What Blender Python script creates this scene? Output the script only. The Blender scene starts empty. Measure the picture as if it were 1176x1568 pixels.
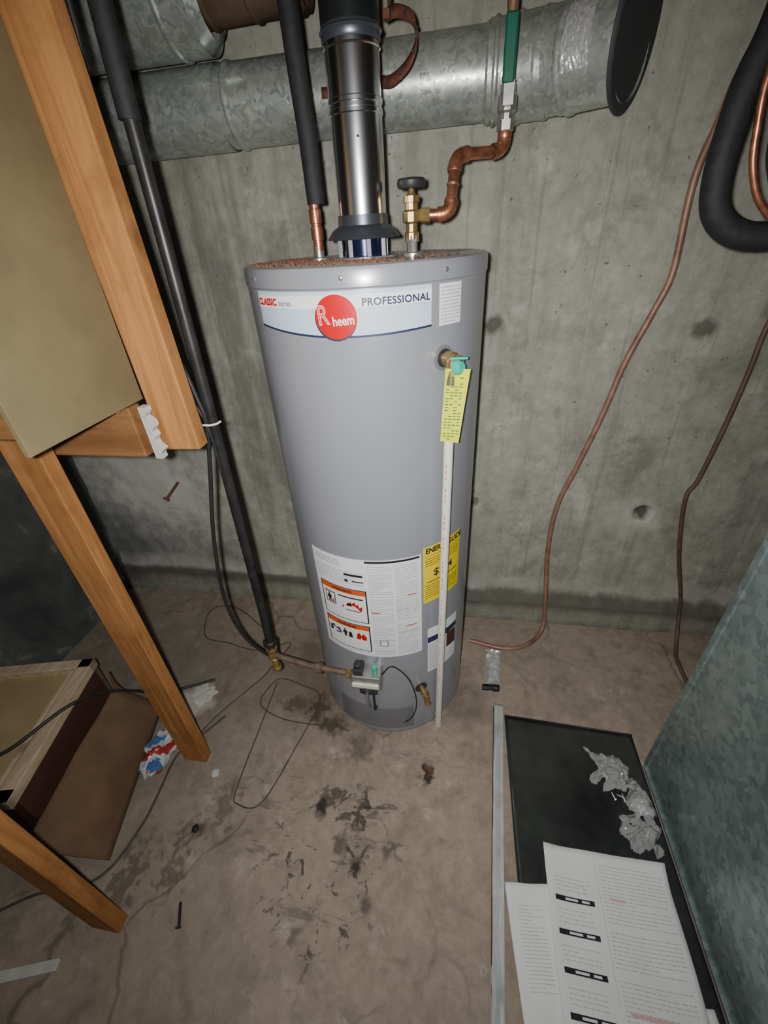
import bpy, math, random
from mathutils import Vector, Matrix, noise
random.seed(7)
SC=bpy.context.scene
# ------------------------------------------------------------------ materials
def newmat(name):
    m=bpy.data.materials.new(name); m.use_nodes=True
    nt=m.node_tree; b=nt.nodes["Principled BSDF"]
    return m,nt,b
def ramp(nt,fac,stops):
    r=nt.nodes.new("ShaderNodeValToRGB"); e=r.color_ramp.elements
    while len(e)<len(stops): e.new(0.5)
    for i,(p_,c) in enumerate(stops):
        e[i].position=p_; e[i].color=(c[0],c[1],c[2],1) if not isinstance(c,(int,float)) else (c,c,c,1)
    nt.links.new(fac,r.inputs[0]); return r.outputs[0]
def mix(nt,fac,a,b,mode='MIX'):
    m=nt.nodes.new("ShaderNodeMix"); m.data_type='RGBA'; m.blend_type=mode
    for s,v in ((m.inputs[0],fac),(m.inputs[6],a),(m.inputs[7],b)):
        if hasattr(v,"is_linked") or hasattr(v,"node"): nt.links.new(v,s)
        else:
            s.default_value=v if isinstance(v,(int,float)) else (v[0],v[1],v[2],1)
    return m.outputs[2]
def coords(nt,scale=(1,1,1),kind="Object",rot=(0,0,0)):
    tc=nt.nodes.new("ShaderNodeTexCoord"); mp=nt.nodes.new("ShaderNodeMapping")
    mp.inputs["Scale"].default_value=scale; mp.inputs["Rotation"].default_value=rot
    nt.links.new(tc.outputs[kind],mp.inputs[0]); return mp.outputs[0]
def noi(nt,vec,scale,detail=6,rough=.6,dist=0):
    n=nt.nodes.new("ShaderNodeTexNoise"); n.inputs["Scale"].default_value=scale
    n.inputs["Detail"].default_value=detail; n.inputs["Roughness"].default_value=rough
    n.inputs["Distortion"].default_value=dist
    nt.links.new(vec,n.inputs["Vector"]); return n.outputs["Fac"]
def bump(nt,b,h,strength=.3,dist=.01):
    bp=nt.nodes.new("ShaderNodeBump"); bp.inputs["Strength"].default_value=strength
    bp.inputs["Distance"].default_value=dist
    nt.links.new(h,bp.inputs["Height"]); nt.links.new(bp.outputs[0],b.inputs["Normal"])
def simple(name,col,rough=.5,metal=0,var=.12,scale=30,coat=0,bmp=0,alpha=None,spec=None):
    m,nt,b=newmat(name)
    v=coords(nt); f=noi(nt,v,scale)
    lo=[c*(1-var) for c in col]; hi=[min(1,c*(1+var)) for c in col]
    nt.links.new(ramp(nt,f,[(.3,lo),(.7,hi)]),b.inputs["Base Color"])
    b.inputs["Roughness"].default_value=rough; b.inputs["Metallic"].default_value=metal
    b.inputs["Coat Weight"].default_value=coat
    if coat: b.inputs["Coat Roughness"].default_value=.15
    if bmp: bump(nt,b,f,bmp,.004)
    if alpha is not None: b.inputs["Alpha"].default_value=alpha
    if spec is not None: b.inputs["Specular IOR Level"].default_value=spec
    return m
def spot_mask(nt,vec,x,y,z,r,soft=.5,wob=.03,sx=1,sy=1,sz=1,ns=14):
    """irregular stain mask around a point (object space)"""
    nz=nt.nodes.new("ShaderNodeTexNoise"); nz.inputs["Scale"].default_value=ns; nz.inputs["Detail"].default_value=4
    nt.links.new(vec,nz.inputs["Vector"])
    s=nt.nodes.new("ShaderNodeVectorMath"); s.operation='SUBTRACT'; nt.links.new(vec,s.inputs[0]); s.inputs[1].default_value=(x,y,z)
    n2=nt.nodes.new("ShaderNodeVectorMath"); n2.operation='MULTIPLY_ADD'
    nt.links.new(nz.outputs["Color"],n2.inputs[0]); n2.inputs[1].default_value=(wob*2,)*3
    nt.links.new(s.outputs[0],n2.inputs[2])
    n4=nt.nodes.new("ShaderNodeVectorMath"); n4.operation='SUBTRACT'; nt.links.new(n2.outputs[0],n4.inputs[0]); n4.inputs[1].default_value=(wob,)*3
    n3=nt.nodes.new("ShaderNodeVectorMath"); n3.operation='MULTIPLY'; nt.links.new(n4.outputs[0],n3.inputs[0]); n3.inputs[1].default_value=(sx,sy,sz)
    l=nt.nodes.new("ShaderNodeVectorMath"); l.operation='LENGTH'; nt.links.new(n3.outputs[0],l.inputs[0])
    mr=nt.nodes.new("ShaderNodeMapRange"); nt.links.new(l.outputs["Value"],mr.inputs[0])
    mr.inputs[1].default_value=r*(1-soft); mr.inputs[2].default_value=r; mr.inputs[3].default_value=1; mr.inputs[4].default_value=0
    return mr.outputs[0]
def mul(nt,a,k):
    m=nt.nodes.new("ShaderNodeMath"); m.operation='MULTIPLY'; nt.links.new(a,m.inputs[0])
    if isinstance(k,(int,float)): m.inputs[1].default_value=k
    else: nt.links.new(k,m.inputs[1])
    return m.outputs[0]
def zband(nt,vec,stops,wob=.03):
    s=nt.nodes.new("ShaderNodeSeparateXYZ"); nt.links.new(vec,s.inputs[0])
    nz=noi(nt,vec,9,6,.7)
    a=nt.nodes.new("ShaderNodeMath"); a.operation='MULTIPLY_ADD'; nt.links.new(nz,a.inputs[0]); a.inputs[1].default_value=wob*2; nt.links.new(s.outputs[2],a.inputs[2])
    b=nt.nodes.new("ShaderNodeMath"); b.operation='SUBTRACT'; nt.links.new(a.outputs[0],b.inputs[0]); b.inputs[1].default_value=wob
    return ramp(nt,b.outputs[0],stops)

def mat_wall():
    m,nt,b=newmat("poured_concrete_wall")
    v=coords(nt); big=noi(nt,v,1.6,5,.6,.4); fine=noi(nt,v,24,8,.7)
    streak=noi(nt,coords(nt,(8,8,.8)),1.3,5,.65)
    base=ramp(nt,big,[(.3,(.33,.333,.28)),(.7,(.50,.495,.42))])
    base=mix(nt,.45,base,ramp(nt,fine,[(.3,(.27,.27,.225)),(.7,(.58,.575,.49))]))
    base=mix(nt,mul(nt,ramp(nt,streak,[(.46,0),(.70,1)]),.5),base,(.20,.20,.17))
    md=noi(nt,v,5,8,.75,.6)
    base=mix(nt,mul(nt,ramp(nt,md,[(.52,0),(.64,1)]),.45),base,(.19,.187,.16))
    base=mix(nt,mul(nt,ramp(nt,noi(nt,v,7,7,.7),[(.56,0),(.68,1)]),.45),base,(.68,.67,.60))
    fl_=noi(nt,coords(nt,(30,30,.5)),1.5,3,.5)
    base=mix(nt,mul(nt,ramp(nt,fl_,[(.62,0),(.66,1)]),.3),base,(.19,.19,.165))
    pit=noi(nt,v,60,2,.5); base=mix(nt,mul(nt,ramp(nt,pit,[(.72,0),(.75,1)]),.7),base,(.10,.10,.09))
    base=mix(nt,mul(nt,mul(nt,spot_mask(nt,v,-.80,1.53,1.15,.60,.5,.15,1,.1,.7),ramp(nt,streak,[(.36,0),(.56,1)])),.6),base,(.15,.15,.13))
    base=mix(nt,mul(nt,mul(nt,spot_mask(nt,v,.95,1.53,.75,.50,.8,.25,1,.1,.8),ramp(nt,md,[(.35,0),(.6,1)])),.4),base,(.16,.16,.135))
    base=mix(nt,mul(nt,spot_mask(nt,v,.70,1.53,.57,.11,.5,.07,1,.1,1,16),.45),base,(.64,.62,.57))
    for (x,z,r,k) in ((.734,.591,.038,.95),(.741,1.27,.042,.75),(.105,1.297,.04,.85),(.075,.617,.03,.7),(.90,1.32,.03,.4),(.35,1.0,.025,.3),(.62,.9,.02,.3)):
        base=mix(nt,mul(nt,spot_mask(nt,v,x,1.53,z,r,.5,.022,1,.1,1,26),k),base,(.09,.085,.07))
    base=mix(nt,mul(nt,spot_mask(nt,v,-1.42,1.53,.58,.46,.6,.25,1,.1,1),.65),base,(.72,.71,.67))
    base=mix(nt,mul(nt,mul(nt,spot_mask(nt,v,-1.30,1.53,.30,.45,.6,.2,1,.1,1.5),ramp(nt,md,[(.4,0),(.6,1)])),.5),base,(.16,.15,.14))
    base=mix(nt,mul(nt,spot_mask(nt,v,-1.80,1.53,.30,.40,.6,.2,1,.1,1),.75),base,(.13,.135,.15))
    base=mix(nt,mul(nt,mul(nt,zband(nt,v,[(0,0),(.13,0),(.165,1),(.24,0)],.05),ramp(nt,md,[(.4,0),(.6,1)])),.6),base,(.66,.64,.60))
    base=mix(nt,mul(nt,zband(nt,v,[(0,.6),(.03,.35),(.07,.45),(.11,1),(.135,.9),(.155,0)],.020),.85),base,(.10,.09,.075))  # base dirt plus the ledge's shadow painted into the wall colour
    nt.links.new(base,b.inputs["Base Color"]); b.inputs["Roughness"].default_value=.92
    b.inputs["Specular IOR Level"].default_value=.2
    hv=noi(nt,v,12,10,.75); bump(nt,b,hv,.45,.016)
    return m
def mat_floor():
    m,nt,b=newmat("stained_concrete_floor")
    v=coords(nt); big=noi(nt,v,2.2,6,.6,.5); fine=noi(nt,v,30,8,.7); md=noi(nt,v,7,8,.7,.5)
    base=ramp(nt,big,[(.3,(.27,.222,.17)),(.7,(.43,.36,.285))])
    base=mix(nt,.4,base,ramp(nt,fine,[(.3,(.21,.173,.133)),(.7,(.49,.41,.33))]))
    base=mix(nt,mul(nt,ramp(nt,md,[(.48,0),(.66,1)]),.5),base,(.145,.116,.088))
    base=mix(nt,mul(nt,ramp(nt,noi(nt,v,11,6,.7,.3),[(.58,0),(.68,1)]),.4),base,(.60,.53,.45))
    reg=spot_mask(nt,v,-.33,.62,0,.50,.7,.15)
    for rot,k,sc,th in ((.6,.8,5,.60),(-.5,.7,4,.62),(1.5,.65,6,.63)):
        sm=noi(nt,coords(nt,(1,3.2,1),"Object",(0,0,rot)),sc,5,.65,.4)
        base=mix(nt,mul(nt,mul(nt,ramp(nt,sm,[(th,0),(th+.05,1)]),reg),k),base,(.075,.06,.05))
    sp=noi(nt,v,26,3,.6,.8); reg2=spot_mask(nt,v,-.36,.42,0,.26,.5,.1)
    base=mix(nt,mul(nt,mul(nt,ramp(nt,sp,[(.59,0),(.64,1)]),reg2),.8),base,(.06,.048,.04))
    D=(.035,.028,.024)
    for (x,y,r,sx,sy,k) in ((-.052,.74,.050,1.9,1,.95),(-.243,.455,.024,1,.8,.95),(-.393,.595,.034,1.3,.8,.95),(-.26,.60,.09,3.8,1,.8),(-.35,.63,.08,1,3.4,.7),(-.50,.94,.075,1.5,1,.9),(-.43,.87,.06,.8,1.5,.8),(-.77,.48,.03,1,1,.7),(-.2,.37,.022,1,1,.6),(-.80,.40,.14,3.5,1,.6),(-.92,.33,.14,3,1,.6),(-.6,.94,.07,1,1.6,.6),(-.30,.50,.05,2,1,.65),(-.72,.55,.12,3,1,.5),(-.30,.80,.07,1.2,1,.5),(-.16,.50,.022,1,1,.6),(-.38,.28,.03,1.5,1,.5)):
        base=mix(nt,mul(nt,spot_mask(nt,v,x,y,0,r,.6,r*.8,sx,sy,.3,38),k),base,D)
    cv=nt.nodes.new("ShaderNodeTexVoronoi"); cv.feature='DISTANCE_TO_EDGE'; cv.inputs["Scale"].default_value=1.7
    dd=nt.nodes.new("ShaderNodeMixRGB"); dd.blend_type='ADD'; dd.inputs[0].default_value=.16
    nz=nt.nodes.new("ShaderNodeTexNoise"); nz.inputs["Scale"].default_value=6; nz.inputs["Detail"].default_value=6
    nt.links.new(v,nz.inputs["Vector"]); nt.links.new(v,dd.inputs[1]); nt.links.new(nz.outputs["Color"],dd.inputs[2]); nt.links.new(dd.outputs[0],cv.inputs["Vector"])
    base=mix(nt,mul(nt,mul(nt,ramp(nt,cv.outputs["Distance"],[(0,1),(.006,.6),(.012,0)]),ramp(nt,big,[(.45,0),(.6,1)])),.6),base,(.06,.05,.04))
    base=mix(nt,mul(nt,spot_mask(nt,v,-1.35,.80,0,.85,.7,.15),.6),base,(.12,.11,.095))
    base=mix(nt,mul(nt,spot_mask(nt,v,-1.02,.90,0,.09,.5,.07),.6),base,(.62,.58,.53))
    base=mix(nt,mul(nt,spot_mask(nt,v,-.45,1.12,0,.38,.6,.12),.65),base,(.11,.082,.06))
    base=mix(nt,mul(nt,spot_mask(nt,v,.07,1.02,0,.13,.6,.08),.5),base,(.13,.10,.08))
    base=mix(nt,mul(nt,spot_mask(nt,v,-.75,.15,0,.45,.7,.15),.35),base,(.17,.14,.115))
    nt.links.new(base,b.inputs["Base Color"])
    nt.links.new(ramp(nt,md,[(.3,.85),(.7,.6)]),b.inputs["Roughness"])
    b.inputs["Specular IOR Level"].default_value=.3
    bump(nt,b,noi(nt,v,9,9,.7),.35,.012)
    return m
def mat_rubble():
    m,nt,b=newmat("shade_toned_concrete")  # dark tone paints the shade of this light-blocked wall into its colour
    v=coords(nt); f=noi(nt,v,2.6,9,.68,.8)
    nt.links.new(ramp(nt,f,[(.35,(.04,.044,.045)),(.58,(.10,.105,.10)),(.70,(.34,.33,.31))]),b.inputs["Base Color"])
    b.inputs["Roughness"].default_value=.92; bump(nt,b,noi(nt,v,10,9,.7,.2),.3,.012); return m
def mat_galv(name,lo,hi,metal=.75,rough=.42,scale=38,k=.5):
    m,nt,b=newmat(name); v=coords(nt)
    vo=nt.nodes.new("ShaderNodeTexVoronoi"); vo.inputs["Scale"].default_value=scale
    d=nt.nodes.new("ShaderNodeMixRGB"); d.blend_type='ADD'; d.inputs[0].default_value=.05
    nz=nt.nodes.new("ShaderNodeTexNoise"); nz.inputs["Scale"].default_value=40; nz.inputs["Detail"].default_value=5
    nt.links.new(v,nz.inputs["Vector"]); nt.links.new(v,d.inputs[1]); nt.links.new(nz.outputs["Color"],d.inputs[2])
    nt.links.new(d.outputs[0],vo.inputs["Vector"])
    sep=nt.nodes.new("ShaderNodeSeparateColor"); nt.links.new(vo.outputs["Color"],sep.inputs[0])
    f=noi(nt,v,3,6,.65)
    c=mix(nt,k,ramp(nt,f,[(.3,lo),(.7,hi)]),ramp(nt,sep.outputs[0],[(.1,lo),(.9,hi)]))
    nt.links.new(c,b.inputs["Base Color"]); b.inputs["Metallic"].default_value=metal
    nt.links.new(ramp(nt,sep.outputs[1],[(0,rough-.10),(1,rough+.14)]),b.inputs["Roughness"])
    return m
def mat_wood(name,lo,hi,axis='Z'):
    m,nt,b=newmat(name)
    sc={'Z':(14,14,.9),'X':(.9,14,14),'Y':(14,.9,14)}[axis]
    v=coords(nt,sc); f=noi(nt,v,2.4,5,.6,1.2)
    g=coords(nt,{'Z':(1,1,.45),'X':(.45,1,1),'Y':(1,.45,1)}[axis]); k=noi(nt,g,9,3,.5)
    c=ramp(nt,f,[(.3,lo),(.5,[(a+b_)/2 for a,b_ in zip(lo,hi)]),(.68,hi)])
    c=mix(nt,mul(nt,ramp(nt,k,[(.64,0),(.71,1)]),.65),c,[q*.4 for q in lo])
    dz_=noi(nt,coords(nt),7,6,.7)
    c=mix(nt,mul(nt,ramp(nt,dz_,[(.5,0),(.7,1)]),.35),c,[q*.45 for q in lo])
    nt.links.new(c,b.inputs["Base Color"]); b.inputs["Roughness"].default_value=.75
    b.inputs["Specular IOR Level"].default_value=.2
    bump(nt,b,f,.25,.003); return m
M={}
M['wall']=mat_wall(); M['floor']=mat_floor(); M['rubble']=mat_rubble()
M['galv']=mat_galv("galvanized_duct",(.29,.325,.295),(.62,.66,.61),.5,.34,85,.45)
M['furn']=mat_galv("galvanized_cabinet",(.16,.22,.215),(.38,.46,.455),.45,.34,52,.5)
M['stud']=mat_wood("pine_lumber",(.27,.115,.035),(.47,.22,.080))
M['studX']=mat_wood("pine_lumber_crosswise",(.16,.075,.028),(.27,.13,.05),'X')
M['tank']=simple("grey_enamel",(.29,.30,.335),.28,.15,.03,3,.3)
M['tankrim']=simple("grey_enamel_rim",(.20,.205,.23),.35,.2,.05,3,.2)
M['dark']=simple("dark_grey_plastic",(.03,.03,.033),.5)
M['black']=simple("black_ink",(.012,.012,.014),.6,0,0)
M['grey_ink']=simple("grey_ink",(.24,.25,.27),.6,0,0)
M['pale_ink']=simple("pale_grey_ink",(.36,.37,.39),.8,0,0)
M['page_ink']=simple("page_grey_ink",(.50,.50,.51),.8,0,0)
M['navy']=simple("navy_ink",(.015,.025,.07),.5,0,0)
M['band']=simple("label_pale_blue",(.52,.62,.74),.35,0,.02)
M['white']=simple("white_label",(.80,.81,.83),.45,0,.02)
M['red']=simple("red_ink",(.55,.002,.006),.35,0,0)
M['orange']=simple("orange_ink",(.75,.09,.006),.45,0,0)
M['yellow']=simple("yellow_label",(.85,.64,.0),.45,0,.02)
M['tag']=simple("yellow_green_tag",(.64,.68,.003),.5,0,.03)
M['chrome']=simple("polished_vent_metal",(.88,.89,.92),.22,1,.03,8)
M['smoke']=simple("dark_vent_metal",(.05,.055,.06),.3,.7,.3,8)
M['hood']=simple("draft_hood_metal",(.13,.145,.175),.35,.7,.1,8)
M['bluecollar']=simple("navy_collar",(.012,.02,.06),.25,.5)
M['foam']=simple("black_foam_insulation",(.018,.018,.02),.7,0,.3,60,0,.3)
M['copper']=simple("copper",(.52,.21,.12),.36,.8,.5,45)
M['copperold']=simple("aged_copper",(.35,.18,.12),.5,.6,.4,30)
M['brass']=simple("brass",(.48,.33,.14),.38,.8,.4,40)
M['steel']=simple("steel",(.46,.45,.43),.35,.8,.25,40)
M['hoodleg']=simple("hood_leg_metal",(.20,.21,.24),.4,.6,.2,20)
M['green']=simple("green_vinyl",(.004,.11,.065),.4)
M['teal']=simple("teal_plastic",(.02,.45,.32),.4)
M['rust']=simple("rusty_strap",(.16,.06,.037),.7,.3,.4,50)
M['rustduct']=simple("rusty_flue_metal",(.13,.085,.055),.6,.4,.5,9)
M['iron']=simple("black_iron",(.035,.034,.033),.4,.4,.4,20)
M['grimy']=simple("grimy_pipe",(.16,.115,.085),.6,.3,.4,25)
M['cable']=simple("black_cable",(.02,.02,.021),.5,0,.2)
M['wire']=simple("dusty_wire",(.07,.06,.05),.6,0,.3)
M['cabledust']=simple("dusty_tubing",(.36,.20,.145),.5,.3,.35,18)
M['cabledark']=simple("dusty_brown_tubing",(.14,.095,.075),.55,.2,.3,25)
M['board']=simple("tan_fibreboard",(.17,.132,.066),.85,0,.22,5,0,.15)
M['drywall']=simple("drywall_edge",(.52,.51,.47),.9,0,.15,20,0,.2)
M['cpvc']=simple("white_cpvc",(.76,.73,.68),.4,0,.03)
M['card']=simple("brown_cardboard",(.15,.088,.048),.85,0,.25,7)
M['crate']=simple("tan_crate_board",(.36,.27,.14),.8,0,.15,6)
M['cratewood']=mat_wood("crate_wood",(.40,.30,.19),(.60,.48,.34),'Y')
M['redside']=simple("dark_brown_side",(.07,.026,.018),.8)
M['paper']=simple("paper",(.84,.85,.85),.8,0,.02)
M['pink']=simple("pink_ink",(.82,.45,.45),.8,0,0)
M['sheet']=simple("glossy_dark_sheet",(.060,.067,.065),.14,.4,.45,5)
M['foil']=simple("aluminium_foil",(.80,.81,.81),.28,.55,.1,40,0,.8)
M['plastic']=simple("clear_crumpled_plastic",(.80,.82,.81),.08,0,.1,20,0,0,.28)
M['whitestrip']=simple("white_metal_strip",(.68,.71,.70),.22,.35,.3,7)
M['debris']=simple("brown_debris",(.15,.075,.045),.9,0,.5,60)
M['bagred']=simple("snack_bag_red",(.35,.03,.03),.3); M['bagblue']=simple("snack_bag_blue",(.06,.15,.34),.3); M['bagwhite']=simple("snack_bag_white",(.46,.47,.50),.3)
M['discm']=simple("duct_end_plate",(.055,.062,.063),.6,.1,.2,10)  # near-black colour paints in the shade on the plate's unlit face

# ------------------------------------------------------------------ geometry helpers
def empty(name,loc=(0,0,0)):
    e=bpy.data.objects.new(name,None); e.location=(0,0,0); SC.collection.objects.link(e); return e
def mk(name,verts,faces,mat,parent=None,smooth=False,mi=None,mats=None):
    me=bpy.data.meshes.new(name); me.from_pydata([tuple(v) for v in verts],[],faces)
    if mats:
        for q in mats: me.materials.append(q)
        for p_,i in zip(me.polygons,mi): p_.material_index=i
    else: me.materials.append(mat)
    if smooth: me.polygons.foreach_set("use_smooth",[True]*len(me.polygons))
    me.validate(); me.update()
    o=bpy.data.objects.new(name,me); SC.collection.objects.link(o)
    if parent: o.parent=parent
    return o
def autosm(o,ang=40):
    o.data.set_sharp_from_angle(angle=math.radians(ang)); return o
def lathe(name,prof,origin,mat,parent=None,seg=48,axis=(0,0,1),caps=True):
    a=Vector(axis).normalized(); q=a.to_track_quat('Z','Y').to_matrix()
    V=[];Fc=[]
    for r,z in prof:
        for i in range(seg):
            t=2*math.pi*i/seg; V.append(Vector(origin)+q@Vector((r*math.cos(t),r*math.sin(t),z)))
    for j in range(len(prof)-1):
        for i in range(seg):
            k=(i+1)%seg; Fc.append((j*seg+i,j*seg+k,(j+1)*seg+k,(j+1)*seg+i))
    if caps:
        Fc.append(tuple(range(seg))[::-1]); Fc.append(tuple((len(prof)-1)*seg+i for i in range(seg)))
    o=mk(name,V,Fc,mat,parent,True); return autosm(o,35)
def catmull(pts,sub=8):
    P=[Vector(p_) for p_ in pts]; P=[P[0]*2-P[1]]+P+[P[-1]*2-P[-2]]; out=[]
    for i in range(1,len(P)-2):
        a,b,c,d=P[i-1:i+3]
        for k in range(sub):
            t=k/sub; out.append(.5*((2*b)+(c-a)*t+(2*a-5*b+4*c-d)*t*t+(3*b-a-3*c+d)*t**3))
    out.append(P[-2]); return out
def fillet(pts,r,n=7):
    P=[Vector(p_) for p_ in pts]; out=[P[0]]
    for i in range(1,len(P)-1):
        a=(P[i-1]-P[i]); b=(P[i+1]-P[i]); rr=min(r,a.length*.48,b.length*.48)
        s=P[i]+a.normalized()*rr; e=P[i]+b.normalized()*rr
        for k in range(n+1):
            t=k/n; out.append(s*(1-t)**2+P[i]*2*t*(1-t)+e*t*t)
    out.append(P[-1]); return out
def sweep(name,pts,rad,mat,parent=None,seg=14,caps=True):
    P=[Vector(p_) for p_ in pts]; n=len(P)
    R_=rad if isinstance(rad,(list,tuple)) else [rad]*n
    T=[(P[min(i+1,n-1)]-P[max(i-1,0)]).normalized() for i in range(n)]
    u=T[0].orthogonal().normalized(); V=[];Fc=[]
    for i in range(n):
        if i: u=(u-T[i]*u.dot(T[i])).normalized()
        w=T[i].cross(u)
        for k in range(seg):
            t=2*math.pi*k/seg; V.append(P[i]+(u*math.cos(t)+w*math.sin(t))*R_[i])
    for i in range(n-1):
        for k in range(seg):
            l=(k+1)%seg; Fc.append((i*seg+k,i*seg+l,(i+1)*seg+l,(i+1)*seg+k))
    if caps: Fc.append(tuple(range(seg))[::-1]); Fc.append(tuple((n-1)*seg+k for k in range(seg)))
    return autosm(mk(name,V,Fc,mat,parent,True),50)
def box(name,lo,hi,mat,parent=None,bev=.003,rot=None,piv=None):
    x0,y0,z0=lo;x1,y1,z1=hi
    V=[(x0,y0,z0),(x1,y0,z0),(x1,y1,z0),(x0,y1,z0),(x0,y0,z1),(x1,y0,z1),(x1,y1,z1),(x0,y1,z1)]
    if rot is not None:
        pv=Vector(piv) if piv else (Vector(lo)+Vector(hi))/2
        V=[rot@(Vector(v)-pv)+pv for v in V]
    o=mk(name,V,[(0,3,2,1),(4,5,6,7),(0,1,5,4),(1,2,6,5),(2,3,7,6),(3,0,4,7)],mat,parent)
    if bev:
        md=o.modifiers.new("bevel",'BEVEL'); md.width=bev; md.segments=2
    return o
def ribbon(name,pts,width_dir,w,mat,parent=None,th=.0015):
    P=[Vector(p_) for p_ in pts]; wd=Vector(width_dir).normalized()*w/2; V=[];Fc=[]
    for p_ in P: V+= [p_-wd,p_+wd]
    for i in range(len(P)-1): Fc.append((2*i,2*i+1,2*i+3,2*i+2))
    o=mk(name,V,Fc,mat,parent,True); s=o.modifiers.new("s",'SOLIDIFY'); s.thickness=th; return o
def text_mesh(body,size,align='CENTER',bold=0,sx=1,spacing=1):
    c=bpy.data.curves.new("tmp",'FONT'); c.body=body; c.size=size; c.align_x=align; c.align_y='CENTER'; c.resolution_u=3
    c.offset=bold; c.space_character=spacing
    o=bpy.data.objects.new("tmp",c); SC.collection.objects.link(o)
    bpy.context.view_layer.update()
    me=o.evaluated_get(bpy.context.evaluated_depsgraph_get()).to_mesh()
    V=[(v.co.x*sx,v.co.y) for v in me.vertices]; Fc=[tuple(p_.vertices) for p_ in me.polygons]
    bpy.data.objects.remove(o); bpy.data.curves.remove(c); return V,Fc

# ------------------------------------------------------------------ room
def grid_wall(name,fn,nu,nv,mat):
    V=[fn(i/nu,j/nv) for j in range(nv+1) for i in range(nu+1)]
    Fc=[(j*(nu+1)+i,j*(nu+1)+i+1,(j+1)*(nu+1)+i+1,(j+1)*(nu+1)+i) for j in range(nv) for i in range(nu)]
    return mk(name,V,Fc,mat,None,True)
def thick(o,t=.1,off=-1):
    s=o.modifiers.new("s",'SOLIDIFY'); s.thickness=t; s.offset=off; return o
H=2.3
def f_floor(u,v):
    x=-2.0+4.2*u; y=-1.2+2.9*v
    return (x,y,0.005*(noise.noise(Vector((x*2.2,y*2.2,0)))-.5)-.002+.0015*noise.noise(Vector((x*9,y*9,4))))
fl=grid_wall("floor",f_floor,200,150,M['floor']); thick(fl,.1)
def f_back(u,v):
    x=-2.0+4.2*u; z=-.05+(H+.05)*v
    y=1.540
    jag=.012*noise.noise(Vector((x*6,0,8)))+.006*noise.noise(Vector((x*22,0,8)))
    foot=.058*max(0,min(1,(.140+jag-z)/.022))
    k=max(0,min(1,(x+.55)/.1)); y-=foot*k
    y-=(1-k)*.03*max(0,(.22-z)/.22)
    y+=.007*noise.noise(Vector((x*3,z*3,2)))+.004*noise.noise(Vector((x*14,z*14,5)))
    d=math.hypot(x-.734,z-.591)
    if d<.036: y+=.035*(1-(d/.036)**2)
    return (x,y,z)
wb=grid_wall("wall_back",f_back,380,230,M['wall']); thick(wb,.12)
def f_left(u,v):
    y=-1.2+2.8*u; z=-.05+(H+.05)*v
    return (-1.86+.03*noise.fractal(Vector((y*2,z*2,0)),1.0,2.2,5)*.6,y,z)
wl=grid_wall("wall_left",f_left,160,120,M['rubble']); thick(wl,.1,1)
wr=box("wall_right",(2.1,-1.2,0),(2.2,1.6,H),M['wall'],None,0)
ce=box("ceiling",(-2.0,-1.2,H),(2.2,1.65,H+.08),M['studX'],None,0)

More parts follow.
